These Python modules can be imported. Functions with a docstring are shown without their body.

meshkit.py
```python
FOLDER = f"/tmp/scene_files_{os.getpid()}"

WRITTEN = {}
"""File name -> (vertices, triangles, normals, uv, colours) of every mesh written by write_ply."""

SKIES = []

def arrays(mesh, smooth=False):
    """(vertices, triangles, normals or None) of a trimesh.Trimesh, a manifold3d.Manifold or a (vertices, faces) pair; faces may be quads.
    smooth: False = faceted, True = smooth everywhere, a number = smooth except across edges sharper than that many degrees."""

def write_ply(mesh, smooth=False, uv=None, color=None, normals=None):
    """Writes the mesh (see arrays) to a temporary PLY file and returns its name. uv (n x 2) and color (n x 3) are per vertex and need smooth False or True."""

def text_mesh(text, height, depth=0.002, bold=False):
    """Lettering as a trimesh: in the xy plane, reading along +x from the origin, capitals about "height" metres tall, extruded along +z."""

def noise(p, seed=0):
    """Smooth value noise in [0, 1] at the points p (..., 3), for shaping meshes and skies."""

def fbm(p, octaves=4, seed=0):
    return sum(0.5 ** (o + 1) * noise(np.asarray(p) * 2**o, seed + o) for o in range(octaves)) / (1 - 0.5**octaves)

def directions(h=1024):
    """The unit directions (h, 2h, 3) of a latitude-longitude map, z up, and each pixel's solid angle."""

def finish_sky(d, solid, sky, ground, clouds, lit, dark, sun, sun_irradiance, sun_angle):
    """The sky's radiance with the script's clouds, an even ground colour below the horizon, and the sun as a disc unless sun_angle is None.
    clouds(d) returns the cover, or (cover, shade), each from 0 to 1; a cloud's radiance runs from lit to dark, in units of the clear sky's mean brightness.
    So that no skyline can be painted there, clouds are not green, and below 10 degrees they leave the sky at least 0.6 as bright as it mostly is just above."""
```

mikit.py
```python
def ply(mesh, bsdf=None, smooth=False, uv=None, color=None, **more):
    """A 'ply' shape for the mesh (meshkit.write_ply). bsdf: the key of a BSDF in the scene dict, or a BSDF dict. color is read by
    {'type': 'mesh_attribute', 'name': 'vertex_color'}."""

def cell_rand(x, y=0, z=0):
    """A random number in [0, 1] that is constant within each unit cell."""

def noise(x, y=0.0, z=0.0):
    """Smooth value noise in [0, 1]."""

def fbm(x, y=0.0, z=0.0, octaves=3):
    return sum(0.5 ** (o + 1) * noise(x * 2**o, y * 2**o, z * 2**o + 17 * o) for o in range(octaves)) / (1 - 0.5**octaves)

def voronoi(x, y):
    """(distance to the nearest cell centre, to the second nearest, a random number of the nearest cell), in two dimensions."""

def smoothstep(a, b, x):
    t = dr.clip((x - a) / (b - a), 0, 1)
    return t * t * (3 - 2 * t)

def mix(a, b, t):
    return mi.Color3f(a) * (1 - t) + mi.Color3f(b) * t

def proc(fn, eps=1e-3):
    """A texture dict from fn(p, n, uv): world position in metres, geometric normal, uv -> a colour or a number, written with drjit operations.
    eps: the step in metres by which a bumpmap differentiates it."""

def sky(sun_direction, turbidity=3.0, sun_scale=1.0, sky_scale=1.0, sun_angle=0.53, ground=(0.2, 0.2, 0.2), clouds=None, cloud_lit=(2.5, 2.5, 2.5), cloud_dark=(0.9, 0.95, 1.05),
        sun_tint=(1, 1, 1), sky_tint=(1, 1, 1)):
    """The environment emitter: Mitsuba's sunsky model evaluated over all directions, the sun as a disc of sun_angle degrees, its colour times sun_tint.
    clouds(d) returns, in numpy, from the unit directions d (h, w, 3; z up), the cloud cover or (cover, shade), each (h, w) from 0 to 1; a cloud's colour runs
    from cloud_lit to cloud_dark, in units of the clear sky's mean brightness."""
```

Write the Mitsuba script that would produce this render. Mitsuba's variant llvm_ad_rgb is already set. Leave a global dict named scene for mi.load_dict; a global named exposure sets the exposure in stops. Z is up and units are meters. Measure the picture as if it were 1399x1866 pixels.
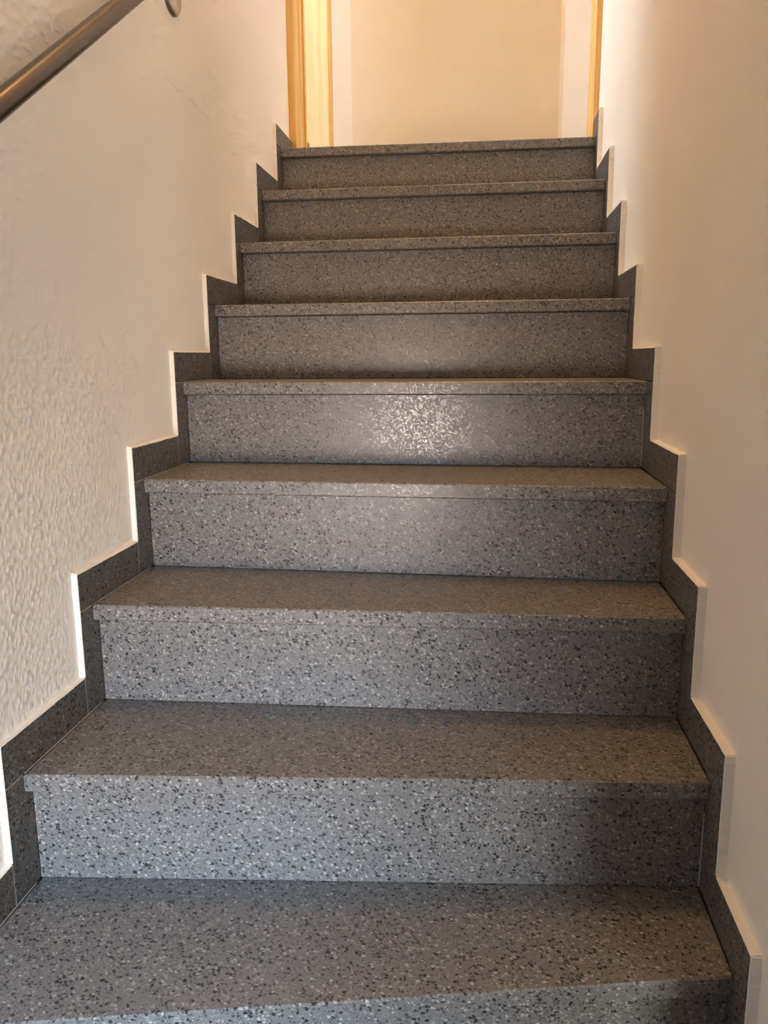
import math, random
import numpy as np, trimesh, mitsuba as mi, drjit as dr
from shapely.geometry import Polygon, box as sbox
import mikit
from mikit import proc, noise, fbm, voronoi, cell_rand, smoothstep, mix

random.seed(7); rng = np.random.default_rng(7)
T = mi.ScalarTransform4f
scene, labels = {}, {}

# ------------------------------------------------------------------ camera, light levels, exposure
CAM = np.array([0.66524, -2.65776, -0.65043]); YAW, PITCH, ROLL = -0.13046, -0.19235, -0.00762
def basis(yaw, pitch, roll):
    fwd = np.array([math.sin(yaw) * math.cos(pitch), math.cos(yaw) * math.cos(pitch), math.sin(pitch)])
    right = np.array([math.cos(yaw), -math.sin(yaw), 0.0]); up = np.cross(right, fwd)
    return fwd, -right * math.sin(roll) + up * math.cos(roll)
FWD, UP = basis(YAW, PITCH, ROLL)
scene['camera'] = {'type': 'perspective', 'fov': math.degrees(2 * math.atan(699.5 / 1448.09)), 'fov_axis': 'x', 'near_clip': 0.02, 'far_clip': 60.0,
                   'to_world': T().look_at(origin=CAM.tolist(), target=(CAM + FWD).tolist(), up=UP.tolist())}
exposure = 0.0
LANDING_LAMP = np.array([1.000, 0.625, 0.312]) * 1.6      # warm ceiling lamp above the landing
SIDE_LAMP = np.array([0.704, 0.864, 1.000]) * 1250         # bright lamp of the room left of the landing
STAIR_LAMP = np.array([1.000, 0.551, 0.224]) * 98        # warm ceiling lamp above the stairs
ROOM_LAMP = np.array([1.000, 0.896, 0.854]) * 96         # bright lamp of the room beside the landing
DOOR_DAYLIGHT = np.array([1.000, 1.000, 0.976]) * 8.2      # daylight in the frosted panes of the entrance door
UPPER_DAYLIGHT = np.array([0.107, 0.547, 1.000]) * 150     # daylight in the upper frosted pane of the stair window
LOWER_DAYLIGHT = np.array([1.000, 0.794, 0.676]) * 136      # warm light in its lower pane; both tints chosen to colour the risers

# ------------------------------------------------------------------ measured staircase
H, TH, OV = 0.175, 0.0268, 0.019          # riser height, tread thickness, nosing overhang
YL = [-0.03808, -0.28758, -0.52546, -0.76312, -0.9987, -1.23158, -1.46746, -1.70335, -1.9569]
YR = [-0.02134, -0.28509, -0.5334, -0.77749, -1.01989, -1.25249, -1.43246, -1.61252, -1.76223]
AL = [0.05463, 0.05078, 0.04485, 0.05018, 0.04491, 0.04444, 0.04199, 0.04371, 0.04685]
CL = [0.05972, 0.06624, 0.06485, 0.06539, 0.0634, 0.06394, 0.06277, 0.06403, 0.06475]
AR = [0.0588, 0.05349, 0.05234, 0.05993, 0.05772, 0.06109, 0.0521, 0.05173, 0.0472]
CR = [0.06284, 0.0695, 0.06421, 0.06465, 0.06333, 0.06343, 0.06454, 0.06676, 0.06808]
def xl(y): return -0.01388 * y            # face of the left skirting
def xr(y): return 0.97329 - 0.00192 * y   # face of the right skirting
PL, PR = 0.0085, 0.012                    # how far the skirting stands proud of the plaster
HALL_Z, TOP_Z, HALL_TOP = -12 * H, 2.6, 0.45
END_Y = -1.90                             # where the right wall ends
BACK_Y = 1.75                             # wall behind the landing

# ------------------------------------------------------------------ materials
def pick(p, n):
    ax, ay, az = dr.abs(n.x), dr.abs(n.y), dr.abs(n.z)
    top, side = (az > ax) & (az > ay), ax > ay
    u = dr.select(top, p.x, dr.select(side, p.y + 3.37, p.x + 7.11))
    v = dr.select(top, p.y + 5.3, p.z + 9.1)
    return u, v
def chips(u, v, size, share_dark, share_light, edge, seed):
    wob = (noise(u / size * 1.7 + seed, v / size * 1.7, 3.0) - 0.5) * 0.5
    f1, f2, r = voronoi(u / size + seed * 13.7 + wob, v / size * 1.12 + seed * 5.1 - wob)
    r2 = cell_rand(dr.floor(r * 9973.0), seed, 5)
    inside = smoothstep(0.0, 0.09, f2 - f1 - (edge + 0.45 * r2 * r2))
    dark = dr.select(r < share_dark, inside, 0.0)
    light = dr.select(r > 1.0 - share_light, inside, 0.0)
    return dark, light, r2
def terrazzo_parts(p, n):
    u, v = pick(p, n)
    d1, l1, t1 = chips(u, v, 0.0047, 0.21, 0.17, 0.15, 1.0)
    d2, l2, t2 = chips(u, v, 0.0029, 0.19, 0.26, 0.12, 2.0)
    return u, v, d1, l1, t1, d2, l2, t2
def terrazzo_color(p, n, uv):
    u, v, d1, l1, t1, d2, l2, t2 = terrazzo_parts(p, n)
    g = 0.84 + 0.32 * fbm(u * 900.0, v * 900.0, 1.0, 2)
    c = mi.Color3f(0.158, 0.152, 0.145) * g
    c = mix(c, mi.Color3f(0.28, 0.268, 0.25) * (0.7 + 0.5 * t2), l2 * 0.8)
    c = mix(c, mi.Color3f(0.042, 0.040, 0.040), d2 * 0.85)
    c = mix(c, mi.Color3f(0.37, 0.355, 0.33) * (0.65 + 0.7 * t1), l1 * 0.95)
    c = mix(c, mi.Color3f(0.026, 0.025, 0.027) * (0.7 + 1.2 * t1), d1 * 0.97)
    return c
def terrazzo_rough(p, n, uv):
    u, v, d1, l1, t1, d2, l2, t2 = terrazzo_parts(p, n)
    return 0.39 - 0.16 * dr.maximum(dr.maximum(d1, l1), dr.maximum(d2, l2)) + 0.05 * noise(u * 25.0, v * 25.0, 2.0)
scene['mat_terrazzo'] = {'type': 'twosided', 'bsdf': {'type': 'principled', 'base_color': proc(terrazzo_color), 'roughness': proc(terrazzo_rough), 'specular': 0.46}}

def shaded_skirting_color(p, n, uv): return terrazzo_color(p, n, uv) * 0.62  # same stone dimmed: the weaker daylight on the skirting is put into its colour
scene['mat_terrazzo_shaded_skirting'] = {'type': 'twosided', 'bsdf': {'type': 'principled', 'base_color': proc(shaded_skirting_color), 'roughness': 0.42, 'specular': 0.22}}

CRACK = [(-1.1114, -0.0836), (-1.0501, -0.0840), (-0.9704, -0.0883), (-0.9511, -0.0927), (-0.8502, -0.0926), (-0.7654, -0.0934), (-0.6531, -0.0992)]
def plaster_color(p, n, uv):
    base = mi.Color3f(0.84, 0.805, 0.745) * (0.965 + 0.05 * fbm(p.x * 3.0 + p.y * 3.0, p.y * 1.0 - p.x, p.z * 3.0, 3))
    d = mi.Float(9.0)
    wob = (noise(p.y * 60.0, p.z * 40.0) - 0.5) * 0.004
    for (y0, z0), (y1, z1) in zip(CRACK[:-1], CRACK[1:]):
        t = dr.clip((p.y - y0) / (y1 - y0), 0, 1)
        d = dr.minimum(d, dr.select((p.y >= y0) & (p.y <= y1), dr.abs(p.z + wob - (z0 + (z1 - z0) * t)), 9.0))
    gaps = smoothstep(0.35, 0.75, noise(p.y * 28.0, 4.0))
    line = dr.select(p.x < 0.1, (1.0 - smoothstep(0.0005, 0.0013, d)) * gaps * 0.45, 0.0)
    return mix(base, mi.Color3f(0.30, 0.24, 0.18), line)
def plaster_relief(p, n, uv):
    a = noise(p.x * 60.0 + 9.0, p.y * 175.0, p.z * 105.0)
    b = noise(p.x * 160.0 + 5.0, p.y * 210.0, p.z * 150.0 + 3.0)
    bumps = smoothstep(0.50, 0.90, a) * 0.0017 + b * 0.0006
    return bumps + 0.0025 * noise(p.x * 6.0, p.y * 7.0, p.z * 5.0)
def smooth_relief(p, n, uv):
    return 0.0007 * noise(p.x * 150.0, p.y * 150.0, p.z * 120.0) + 0.0035 * noise(p.x * 5.0, p.y * 6.0, p.z * 5.0)
plain_plaster = {'type': 'principled', 'base_color': proc(plaster_color), 'roughness': 0.85, 'specular': 0.3}
scene['mat_plaster'] = {'type': 'twosided', 'bsdf': {'type': 'bumpmap', 'arbitrary': proc(plaster_relief, 0.0012), 'scale': 1.0, 'bsdf': plain_plaster}}
scene['mat_smooth_plaster'] = {'type': 'twosided', 'bsdf': {'type': 'bumpmap', 'arbitrary': proc(smooth_relief, 0.002), 'scale': 1.0, 'bsdf': plain_plaster}}
scene['mat_hall'] = {'type': 'twosided', 'bsdf': {'type': 'diffuse', 'reflectance': {'type': 'rgb', 'value': [0.30, 0.27, 0.24]}}}
def tan_color(p, n, uv): return mi.Color3f(0.80, 0.715, 0.59) * (0.965 + 0.05 * fbm(p.x * 3.0, p.y, p.z * 3.0, 3))
scene['mat_tan_plaster'] = {'type': 'twosided', 'bsdf': {'type': 'bumpmap', 'arbitrary': proc(smooth_relief, 0.002), 'scale': 1.0, 'bsdf': {'type': 'principled', 'base_color': proc(tan_color), 'roughness': 0.85, 'specular': 0.3}}}
scene['mat_paint'] = {'type': 'twosided', 'bsdf': {'type': 'principled', 'base_color': {'type': 'rgb', 'value': [0.83, 0.80, 0.74]}, 'roughness': 0.7, 'specular': 0.3}}
scene['mat_grout'] = {'type': 'twosided', 'bsdf': {'type': 'diffuse', 'reflectance': {'type': 'rgb', 'value': [0.50, 0.46, 0.40]}}}
def wood_color(p, n, uv):
    g = fbm(p.x * 70.0, p.y * 70.0, p.z * 2.2, 3)
    f = noise(p.x * 420.0, p.y * 420.0, p.z * 9.0)
    return mix(mi.Color3f(0.78, 0.50, 0.165), mi.Color3f(0.64, 0.37, 0.10), smoothstep(0.3, 0.75, g)) * (0.93 + 0.1 * f)
scene['mat_wood'] = {'type': 'twosided', 'bsdf': {'type': 'principled', 'base_color': proc(wood_color), 'roughness': 0.38, 'specular': 0.5}}
def leaf_color(p, n, uv):
    g = fbm(p.x * 60.0, p.y * 45.0, p.z * 1.8, 3)
    f = noise(p.x * 300.0, p.y * 300.0, p.z * 12.0)
    return mix(mi.Color3f(0.82, 0.66, 0.36), mi.Color3f(0.72, 0.54, 0.26), smoothstep(0.3, 0.75, g)) * (0.94 + 0.09 * f)
scene['mat_door_leaf'] = {'type': 'twosided', 'bsdf': {'type': 'principled', 'base_color': proc(leaf_color), 'roughness': 0.34, 'specular': 0.5}}
scene['mat_steel'] = {'type': 'twosided', 'bsdf': {'type': 'principled', 'base_color': {'type': 'rgb', 'value': [0.085, 0.070, 0.058]}, 'metallic': 1.0, 'roughness': 0.3}}
scene['mat_bright_steel'] = {'type': 'twosided', 'bsdf': {'type': 'principled', 'base_color': {'type': 'rgb', 'value': [0.46, 0.40, 0.34]}, 'metallic': 1.0, 'roughness': 0.25}}
scene['mat_dark'] = {'type': 'twosided', 'bsdf': {'type': 'diffuse', 'reflectance': {'type': 'rgb', 'value': [0.03, 0.025, 0.02]}}}
scene['mat_ceiling'] = {'type': 'twosided', 'bsdf': {'type': 'diffuse', 'reflectance': {'type': 'rgb', 'value': [0.80, 0.78, 0.74]}}}
scene['mat_white_frame'] = {'type': 'twosided', 'bsdf': {'type': 'principled', 'base_color': {'type': 'rgb', 'value': [0.70, 0.70, 0.70]}, 'roughness': 0.4}}
scene['mat_lamp_glass'] = {'type': 'twosided', 'bsdf': {'type': 'diffuse', 'reflectance': {'type': 'rgb', 'value': [0.8, 0.8, 0.78]}}}

# ------------------------------------------------------------------ mesh helpers
def quadless(poly, z0, z1, bevel=0.0, axis='z'):
    """A convex plate: a polygon (in xy, yz or xz) given thickness along the axis, with its edges bevelled."""
    p = Polygon(poly)
    if bevel:
        q = p.buffer(-bevel, join_style=2)
        rings = [(q, z0), (p, z0 + bevel), (p, z1 - bevel), (q, z1)]
    else:
        rings = [(p, z0), (p, z1)]
    pts = np.vstack([np.column_stack([np.array(r.exterior.coords)[:-1], np.full(len(r.exterior.coords) - 1, z)]) for r, z in rings])
    pts = {'z': pts, 'x': pts[:, [2, 0, 1]], 'y': pts[:, [0, 2, 1]]}[axis]
    return trimesh.convex.convex_hull(pts)
def box(x0, x1, y0, y1, z0, z1, bevel=0.0):
    return quadless([(x0, y0), (x1, y0), (x1, y1), (x0, y1)], z0, z1, bevel)
def slanted(mesh, fx):
    """Shift every vertex by the wall's line fx(y), so that a plate built at x = 0 follows the wall."""
    m = mesh.copy(); m.vertices[:, 0] += fx(m.vertices[:, 1]); return m
def extrude_x(poly, x0, x1):
    m = trimesh.creation.extrude_polygon(poly, x1 - x0, engine='earcut')
    m.vertices = m.vertices[:, [2, 0, 1]] + np.array([x0, 0, 0]); m.fix_normals(); return m
def cyl(a, b, r, n=32):
    return trimesh.creation.cylinder(radius=r, segment=[a, b], sections=n)
def numbered(key):
    if key not in scene and not any(k.startswith(key + '__') for k in scene): return key
    i = 1
    while f'{key}_{i:03d}' in scene or any(k.startswith(f'{key}_{i:03d}__') for k in scene): i += 1
    return f'{key}_{i:03d}'
def add(key, mesh, mat, smooth=False, label=None, **more):
    key = numbered(key); scene[key] = mikit.ply(mesh, mat, smooth, **more)
    if label: labels[key] = {'label': label}
    return key
def structure(key, label): labels[key] = {'label': label, 'kind': 'structure'}
def emit(rgb): return {'emitter': {'type': 'area', 'radiance': {'type': 'rgb', 'value': [float(c) for c in rgb]}}}

# ------------------------------------------------------------------ the setting: walls, ceilings, floors
left = Polygon([(-3.1, HALL_Z - 0.1), (BACK_Y + 0.12, HALL_Z - 0.1), (BACK_Y + 0.12, TOP_Z + 0.1), (-3.1, TOP_Z + 0.1)]).difference(sbox(0.30, 0.0, 0.875, 2.05))
lw = extrude_x(left, -0.115, 0.0); add('wall_left', slanted(lw, lambda y: xl(y) - PL), 'mat_plaster')
structure('wall_left', 'rough cream plaster wall on the left of the stairs, with a hairline crack')
right = Polygon([(END_Y, HALL_Z - 0.1), (BACK_Y, HALL_Z - 0.1), (BACK_Y, TOP_Z + 0.1), (END_Y, TOP_Z + 0.1)]).difference(sbox(0.19, 0.0, 1.385, 2.05))
rw = extrude_x(right, 0.0, 0.165); add('wall_right', slanted(rw, lambda y: xr(y) + PR), 'mat_smooth_plaster')
structure('wall_right', 'cream plaster wall on the right of the stairs')
def cove(x, y, r, sx):
    # rounded plaster corner between the back wall and a side wall
    a = np.linspace(0, math.pi / 2, 13)
    pts = [(x, y)] + [(x + sx * (r - r * math.sin(t)), y - (r - r * math.cos(t))) for t in a]
    m = trimesh.creation.extrude_polygon(Polygon(pts).buffer(0), TOP_Z + 0.05, engine='earcut'); m.fix_normals(); return m
add('wall_back', trimesh.util.concatenate([box(-0.2, 1.16, BACK_Y, BACK_Y + 0.12, -0.2, TOP_Z + 0.1), cove(-0.034, BACK_Y, 0.26, 1), cove(0.9825, BACK_Y, 0.14, -1)]), 'mat_tan_plaster', 30)
structure('wall_back', 'plain beige wall behind the landing at the top of the stairs')
add('wall_hall_back', trimesh.util.concatenate([
    box(-0.2, 0.04, -3.82, -3.0, HALL_Z - 0.1, TOP_Z), box(0.04, 0.35, -3.82, -3.0, HALL_Z - 0.1, -1.27), box(0.04, 0.35, -3.82, -3.0, -0.38, TOP_Z), box(0.04, 0.35, -3.06, -3.0, -0.78, -0.38),  # niche and lintel added to narrow the light, imitating a standing person's shadow
    box(0.35, 0.75, -3.82, -3.0, HALL_Z - 0.1, TOP_Z), box(0.75, 1.55, -3.12, -3.0, HALL_Z - 0.1, TOP_Z), box(1.55, 2.35, -3.12, -3.0, 0.02, TOP_Z), box(2.35, 3.0, -3.12, -3.0, HALL_Z - 0.1, TOP_Z)]), 'mat_hall')
structure('wall_hall_back', 'dark wall of the entrance hall facing the foot of the stairs, with an added niche that narrows the window light')
add('wall_hall_right', box(2.9, 3.02, -3.12, END_Y + 0.15, HALL_Z - 0.1, TOP_Z), 'mat_hall'); structure('wall_hall_right', 'dark wall on the right of the entrance hall')
add('wall_hall_front', box(1.13, 3.02, END_Y, END_Y + 0.15, HALL_Z - 0.1, TOP_Z), 'mat_hall'); structure('wall_hall_front', 'dark wall of the entrance hall beside the foot of the stairs')
add('wall_upper_front', box(-0.2, 3.02, -2.45, -2.30, HALL_TOP, TOP_Z), 'mat_smooth_plaster'); structure('wall_upper_front', 'cream wall above the opening to the hall')
add('ceiling_hall', box(-0.2, 3.02, -3.12, -2.30, HALL_TOP, HALL_TOP + 0.15), 'mat_hall'); structure('ceiling_hall', 'dark ceiling of the entrance hall')
add('ceiling', box(-0.2, 3.9, -2.45, 2.75, TOP_Z, TOP_Z + 0.12), 'mat_ceiling'); structure('ceiling', 'white ceiling above the stairs and the landing')
add('floor_hall', box(-0.2, 3.02, -3.12, END_Y + 0.15, HALL_Z - 0.12, HALL_Z), 'mat_terrazzo'); structure('floor_hall', 'grey terrazzo floor of the entrance hall')
add('floor', quadless([(xl(0.3), YL[0] + 0.30), (xr(0.3), YR[0] + 0.30), (1.15, YR[0] + 0.30), (1.15, BACK_Y + 0.1), (-0.1, BACK_Y + 0.1), (-0.1, YL[0] + 0.30)], -0.14, 0.0), 'mat_terrazzo')
structure('floor', 'terrazzo floor of the landing at the top of the stairs')
add('floor_room', box(1.15, 3.9, -0.7, 2.75, -0.14, 0.0), 'mat_terrazzo'); structure('floor_room', 'terrazzo floor of the room beside the landing')
add('wall_room_right', box(3.7, 3.85, -0.7, 2.75, -0.1, TOP_Z), 'mat_smooth_plaster'); structure('wall_room_right', 'far cream wall of the room beside the landing')
add('wall_room_front', box(1.13, 3.85, -0.7, -0.55, -0.1, TOP_Z), 'mat_smooth_plaster'); structure('wall_room_front', 'near cream wall of the room beside the landing')
add('wall_room_back', box(1.0, 3.85, 2.6, 2.75, -0.1, TOP_Z), 'mat_smooth_plaster'); structure('wall_room_back', 'back cream wall of the room beside the landing')
add('wall_room_left', box(1.0, 1.16, 1.60, 2.75, -0.1, TOP_Z), 'mat_smooth_plaster'); structure('wall_room_left', 'cream wall between the landing and the room beside it')

add('floor_side', box(-2.0, -0.105, -0.45, 2.15, -0.14, 0.0), 'mat_terrazzo'); structure('floor_side', 'terrazzo floor of the room left of the landing')
add('wall_side_left', box(-2.15, -2.0, -0.45, 2.15, -0.1, TOP_Z), 'mat_smooth_plaster'); structure('wall_side_left', 'far cream wall of the room left of the landing')
add('wall_side_front', box(-2.15, -0.135, -0.6, -0.45, -0.1, TOP_Z), 'mat_smooth_plaster'); structure('wall_side_front', 'near cream wall of the room left of the landing')
add('wall_side_back', box(-2.15, -0.2, 2.0, 2.15, -0.1, TOP_Z), 'mat_smooth_plaster'); structure('wall_side_back', 'back cream wall of the room left of the landing')
add('ceiling_side', box(-2.15, -0.205, -0.6, 2.15, TOP_Z, TOP_Z + 0.12), 'mat_ceiling'); structure('ceiling_side', 'white ceiling of the room left of the landing')

# ------------------------------------------------------------------ the staircase
labels['staircase'] = {'label': 'grey speckled terrazzo staircase rising between two cream walls to the landing', 'category': 'staircase'}
extra = [((0.032, -2.25), (0.972, -1.935)), ((0.037, -2.56), (0.968, -2.14)), ((0.042, -2.88), (0.962, -2.38))]   # the three fanned steps at the foot
nose = [((xl(YL[k]), YL[k]), (xr(YR[k]), YR[k])) for k in range(9)] + extra
def shift(line, d):
    a, b = np.array(line[0]), np.array(line[1]); n = np.array([-(b - a)[1], (b - a)[0]]); n = n / np.linalg.norm(n) * d
    a, b = a + n, b + n
    def on(x, p, q): return tuple(p + (q - p) * ((x - p[0]) / (q[0] - p[0])))
    return on(line[0][0], a, b), on(line[1][0], a, b)
G = 0.0006
for k, line in enumerate(nose):
    z = -k * H
    inner = lambda ln: ((ln[0][0] + G, ln[0][1]), (ln[1][0] - G, ln[1][1]))
    a, b = inner(line)
    if k == 0: c, d = (xr(0.28) - G, YR[0] + 0.30), (xl(0.28) + G, YL[0] + 0.30)
    else:
        up = nose[k - 1] if k < 9 else nose[k - 1]
        back = shift(up, OV + 0.018); d, c = inner(back)
    add('staircase__tread', quadless([a, b, c, d], z - TH, z, 0.0022), 'mat_terrazzo')
    r0, r1 = inner(shift(line, OV)), inner(shift(line, OV + 0.018))
    add('staircase__riser', quadless([r0[0], r0[1], r1[1], r1[0]], z - H + G, z - TH - 0.0009, 0.0008), 'mat_terrazzo')

# ------------------------------------------------------------------ skirting plates, their painted edges and joints
def ragged_strip(p0, p1, out, x0, x1, thick=0.0016, lap=0.0012, n=14):
    """Paint on a plate's edge: a thin strip from p0 to p1 in the yz plane, standing off along `out`, from x0 (wall) to x1 (face), lapping unevenly over the face's edge."""
    p0, p1, out = np.array(p0), np.array(p1), np.array(out, float); v, f = [], []
    for i in range(n + 1):
        q = p0 + (p1 - p0) * i / n; w = lap * rng.random() * (0.3 if i in (0, n) else 1); o = thick * (0.7 + 0.6 * rng.random())
        s = 1 if x1 > x0 else -1
        for (x, e) in ((x0, o * 1.6), (x1, o), (x1 + s * 0.0009, 0.0), (x1 + s * 0.0006, -w), (x1, -w), (x0, 0.0)):
            y, z = q + out * e; v.append((x, y, z))
    for i in range(n):
        for j in range(6):
            a, b, c, d = i * 6 + j, i * 6 + (j + 1) % 6, (i + 1) * 6 + (j + 1) % 6, (i + 1) * 6 + j
            f += [(a, b, c), (a, c, d)]
    for b in (0, n * 6): f += [(b, b + 1, b + 2), (b, b + 2, b + 3), (b, b + 3, b + 4), (b, b + 4, b + 5)]
    m = trimesh.Trimesh(np.array(v), np.array(f), process=False); m.fix_normals(); return m
J = 0.0008
for side, (Y, A, C, fx, proud, s) in {'left': (YL, AL, CL, xl, PL, 1), 'right': (YR, AR, CR, xr, PR, -1)}.items():
    base = f'baseboard_{side}'
    structure(base, f'stepped terrazzo skirting along the {side} wall of the stairs with white painted edges')
    xa, xb = (-proud + 0.0004, 0.0) if s > 0 else (0.0, proud - 0.0004)
    xw, xf = (-proud, 0.0) if s > 0 else (proud, 0.0)
    for k in range(9):
        z = -k * H; front = Y[k] - A[k]
        end = Y[k - 1] - A[k - 1] - J if k else (0.128 if side == 'left' else 0.030)
        poly = [(front, z + 0.0004), (end, z + 0.0004), (end, z + C[k]), (front, z + C[k])]
        if k == 0 and side == 'right': poly = [(front, z + 0.0004), (end, z + 0.0004), (end, z + C[k] - 0.012), (end - 0.012, z + C[k]), (front, z + C[k])]
        key = add(base + '__plate', slanted(quadless(poly, xa, xb, 0.0012, 'x'), fx), 'mat_terrazzo_shaded_skirting')
        add(key + '__painted_edge', slanted(ragged_strip((front, z + C[k]), (end - 0.001, z + C[k]), (0, 1), xw, xf), fx), 'mat_paint', label='white painted top edge')
        add(key + '__painted_edge', slanted(ragged_strip((front, z), (front, z + C[k]), (-1, 0), xw, xf), fx), 'mat_paint', label='white painted front edge')
        rise = [(front, z - H + (C[k + 1] if k < 8 else 0.0) * 0 + J), (Y[k] + OV + 0.006, z - H + J), (Y[k] + OV + 0.006, z - J), (front, z - J)]
        key = add(base + '__upright_plate', slanted(quadless(rise, xa, xb, 0.0012, 'x'), fx), 'mat_terrazzo_shaded_skirting')
        low = z - H + (C[k + 1] if k < 8 else 0.066)
        add(key + '__painted_edge', slanted(ragged_strip((front, low + 0.0015), (front, z), (-1, 0), xw, xf), fx), 'mat_paint', label='white painted front edge')
        if side == 'left':
            g0, g1 = xa, xb - 0.0001
            if k < 8: add(base + '__joint', slanted(quadless([(front - J, z - H + 0.001), (front, z - H + 0.001), (front, low - 0.002), (front - J, low - 0.002)], g0, g1, 0, 'x'), fx), 'mat_grout')
            if k >= 4: add(base + '__joint', slanted(quadless([(front + 0.001, z - J), (Y[k], z - J), (Y[k], z + 0.0004), (front + 0.001, z + 0.0004)], g0, g1, 0, 'x'), fx), 'mat_grout')
        if k in (4, 5, 6, 7, 8) and side == 'left':
            add(base + '__sealant', slanted(quadless([(Y[k] + 0.004, z), (end + 0.05, z), (end + 0.05, z + 0.0011), (Y[k] + 0.004, z + 0.0011)], 0.0, 0.0011, 0, 'x'), fx), 'mat_grout')
        if k in (4, 7) and side == 'right':
            yy = Y[k] + OV
            add(base + '__sealant', slanted(quadless([(yy - 0.0012, z - H + 0.002), (yy, z - H + 0.002), (yy, z - TH - 0.03), (yy - 0.0012, z - TH - 0.03)], -0.0012, 0.0, 0, 'x'), fx), 'mat_grout')

# ------------------------------------------------------------------ wooden door frame in the left wall of the landing
structure('door_1', 'open doorway with a light wooden frame in the left wall at the top of the stairs')
lx = lambda y: xl(y) - PL
def onwall(x0, x1, y0, y1, z0, z1, b=0.002): return slanted(box(x0, x1, y0, y1, z0, z1, b), lx)
add('door_1__frame', onwall(-0.02, 0.024, 0.130, 0.203, 0.0, 2.14, 0.003), 'mat_wood', label='outer moulding on the near side')
add('door_1__frame', onwall(-0.02, 0.014, 0.2035, 0.312, 0.0, 2.05, 0.003), 'mat_wood', label='inner moulding on the near side')
add('door_1__frame', onwall(-0.02, 0.010, 0.8605, 0.935, 0.0, 2.14, 0.003), 'mat_wood', label='outer moulding on the far side')
add('door_1__frame', onwall(-0.02, 0.020, 0.2035, 0.86, 2.052, 2.14, 0.003), 'mat_wood', label='head moulding')
add('door_1__bead', onwall(-0.06, 0.019, 0.3125, 0.330, 0.0, 2.05, 0.004), 'mat_wood')
add('door_1__jamb_lining', onwall(-0.088, 0.004, 0.860, 0.874, 0.0, 2.04, 0.003), 'mat_door_leaf', label='broad pale jamb lining on the far side')
add('door_1__jamb_lining', onwall(-0.119, -0.0895, 0.864, 0.874, 0.0, 2.04, 0.002), 'mat_door_leaf', label='recessed edge of the far jamb lining')
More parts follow.
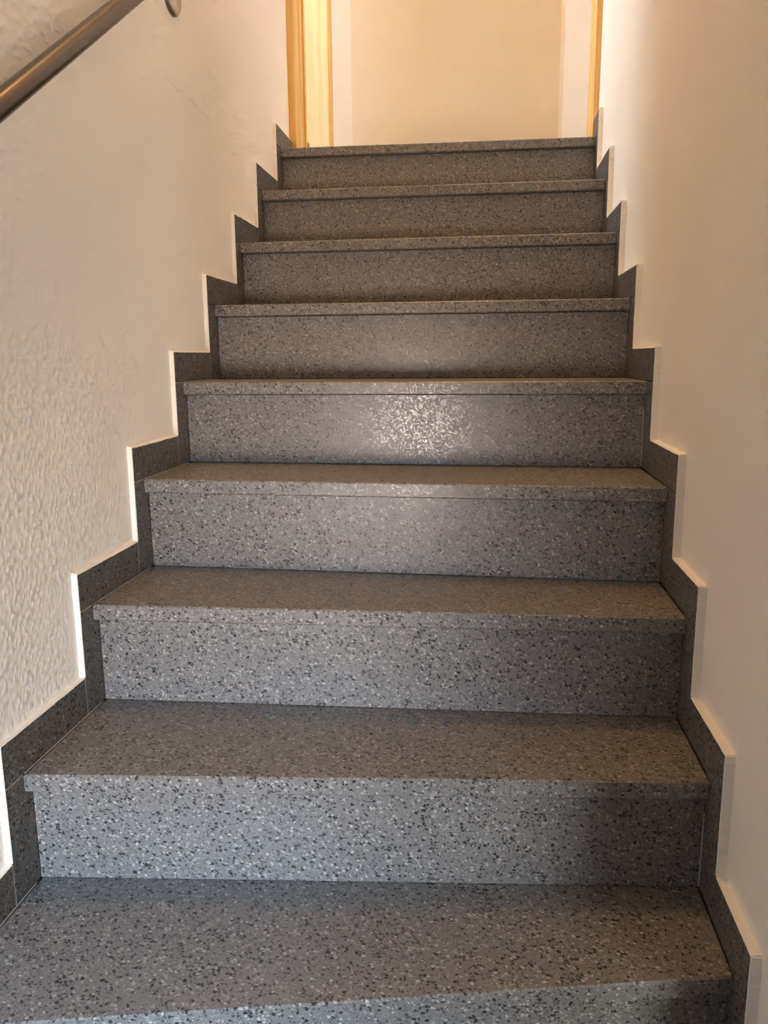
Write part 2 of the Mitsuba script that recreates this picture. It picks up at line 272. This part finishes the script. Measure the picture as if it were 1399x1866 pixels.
for z0 in (0.02, 1.75):
    hx = lx(0.338) + 0.021
    key = add('door_1__hinge', cyl((hx, 0.336, z0 + 0.03), (hx, 0.336, z0 + 0.085), 0.0062), 'mat_bright_steel', 40)
    add(key + '__pin', cyl((hx, 0.336, z0 - 0.015), (hx, 0.336, z0 + 0.0285), 0.0055), 'mat_bright_steel', 40)
# doorway to the bright room in the right wall
structure('door_2', 'open doorway with a light wooden frame in the right wall of the landing')
rx = lambda y: xr(y) + PR
def onright(x0, x1, y0, y1, z0, z1, b=0.002): return slanted(box(x0, x1, y0, y1, z0, z1, b), rx)
add('door_2__frame', onright(-0.016, 0.03, 0.033, 0.189, 0.0, 2.13, 0.003), 'mat_wood', label='wooden frame board beside the stairs')
add('door_2__frame', onright(-0.016, 0.03, 0.1895, 1.384, 2.052, 2.13, 0.003), 'mat_wood', label='wooden head board')

# ------------------------------------------------------------------ handrail
labels['handrail'] = {'label': 'round brown metal handrail on the upper left of the rough plaster wall', 'category': 'handrail'}
RX, RS, RZ, RR = 0.066, 0.689, -0.2222, 0.0149
def rail(y): return np.array([RX, y, RZ + RS * (y + 1.5)])
tube = trimesh.util.concatenate([cyl(rail(-2.35), rail(0.02), RR, 48)])
add('handrail__rail', tube, 'mat_steel', 40)
for y in (-0.925, -2.1, -0.1):
    t = rail(y); wx = xl(y) - PL; zc = t[2] - 0.088
    prof = np.array([(0.0, 0.0115), (0.012, 0.0113), (0.030, 0.0102), (0.039, 0.0080), (0.0425, 0.0045), (0.0435, 0.0)])
    disc = trimesh.creation.revolve(np.vstack([prof[::-1], [[0.0, 0.0]]]) if False else np.vstack([[0, 0], prof[::-1]]), sections=48)
    disc.apply_transform(trimesh.transformations.rotation_matrix(math.pi / 2, [0, 1, 0])); disc.apply_translation([wx, y, zc]); disc.fix_normals()
    key = add('handrail__rosette', disc, 'mat_bright_steel', 35)
    for (dy, dz) in ((-0.026, -0.012), (0.024, 0.016)):
        sx = wx + 0.0095
        scr = trimesh.creation.icosphere(2, 0.0062); scr.apply_scale([0.45, 1, 1]); scr.apply_translation([sx, y + dy, zc + dz])
        sk = add(key + '__screw', scr, 'mat_bright_steel', True)
        slot = box(-0.0005, 0.0005, -0.0052, 0.0052, -0.0008, 0.0008)
        slot.apply_transform(trimesh.transformations.rotation_matrix(-0.6, [1, 0, 0])); slot.apply_translation([sx + 0.0027, y + dy, zc + dz])
        add(key + '__screw_slot', slot, 'mat_dark')
    pts = [np.array([wx + 0.009, y, zc + 0.012]), np.array([wx + 0.03, y, zc + 0.016]), np.array([RX - 0.008, y, zc + 0.032]), np.array([RX, y, zc + 0.055]), np.array([RX, y, t[2] - RR + 0.002])]
    arm = trimesh.util.concatenate([cyl(a, b, 0.0065, 20) for a, b in zip(pts[:-1], pts[1:])] + [trimesh.creation.icosphere(2, 0.0065).apply_translation(q) for q in pts[1:-1]])
    add('handrail__bracket_arm', arm, 'mat_bright_steel', 40)

# ------------------------------------------------------------------ lamps and the daylit panes of the hall
def ceiling_lamp(name, x, y, z, r, rgb, label):
    labels[name] = {'label': label, 'category': 'lamp'}
    prof = np.array([(0, 0), (r * 1.06, 0), (r * 1.08, 0.02), (r * 1.02, 0.045), (0, 0.045)]); m = trimesh.creation.revolve(prof, sections=48); m.apply_translation([x, y, z - 0.046]); m.fix_normals()
    add(name + '__base_plate', m, 'mat_white_frame', 35)
    a = np.linspace(0, math.pi / 2, 10); prof = np.column_stack([r * np.sin(a), -0.09 * np.cos(a)]); m = trimesh.creation.revolve(prof, sections=48)
    if np.mean(m.face_normals[:, 2]) > 0: m.invert()
    m.apply_translation([x, y, z - 0.047]); add(name + '__shade', m, 'mat_lamp_glass', True, **emit(rgb))
ceiling_lamp('landing_lamp', 0.46, 1.25, TOP_Z, 0.17, LANDING_LAMP, 'round warm ceiling lamp above the landing')
ceiling_lamp('stair_lamp', 0.48, -0.9, TOP_Z, 0.15, STAIR_LAMP, 'round warm ceiling lamp above the middle of the stairs')
ceiling_lamp('side_lamp', -0.42, 0.79, 2.05, 0.07, SIDE_LAMP, 'small bright pendant lamp in the room left of the landing')
add('side_lamp__cord', cyl((-0.42, 0.79, 2.048), (-0.42, 0.79, TOP_Z), 0.004, 12), 'mat_dark', 40)
ceiling_lamp('room_lamp', 2.0, 0.98, TOP_Z, 0.20, ROOM_LAMP, 'round bright ceiling lamp in the room beside the landing')

def frosted(name, x0, x1, y, z0, z1, w, rgbs, mid=()):
    bars = [(x0, x0 + w, z0, z1), (x1 - w, x1, z0, z1), (x0 + w, x1 - w, z0, z0 + w), (x0 + w, x1 - w, z1 - w, z1)] + [(x0 + w, x1 - w, m - w / 2, m + w / 2) for m in mid]
    for (a, b, c, d) in bars: add(name + '__frame', box(a, b, y - 0.06, y + 0.015, c, d, 0.003), 'mat_white_frame')
    zs = [z0 + w] + [q for m in mid for q in (m - w / 2, m + w / 2)] + [z1 - w]
    for c, d, rgb in zip(zs[::2], zs[1::2], rgbs):
        if rgb is None:
            add(name + '__panel', box(x0 + w, x1 - w, y - 0.05, y - 0.02, c, d, 0.002), 'mat_white_frame'); continue
        v = np.array([(x0 + w, y - 0.03, c), (x1 - w, y - 0.03, c), (x1 - w, y - 0.03, d), (x0 + w, y - 0.03, d)]); f = np.array([(0, 2, 1), (0, 3, 2)])
        m = trimesh.Trimesh(v, f, process=False)
        if m.face_normals[0][1] < 0: m.invert()
        add(name + '__pane', m, 'mat_lamp_glass', **emit(rgb))
frosted('window_1', 0.04, 0.35, -3.75, -1.27, -0.38, 0.025, [LOWER_DAYLIGHT, UPPER_DAYLIGHT], [-0.84]); structure('window_1', 'narrow frosted window deep in an added niche of the hall wall that narrows its light')
frosted('door_3', 1.55, 2.35, -3.06, HALL_Z, 0.02, 0.09, [DOOR_DAYLIGHT] * 2, [-0.95]); structure('door_3', 'glazed entrance door with frosted panes in the back wall of the hall')
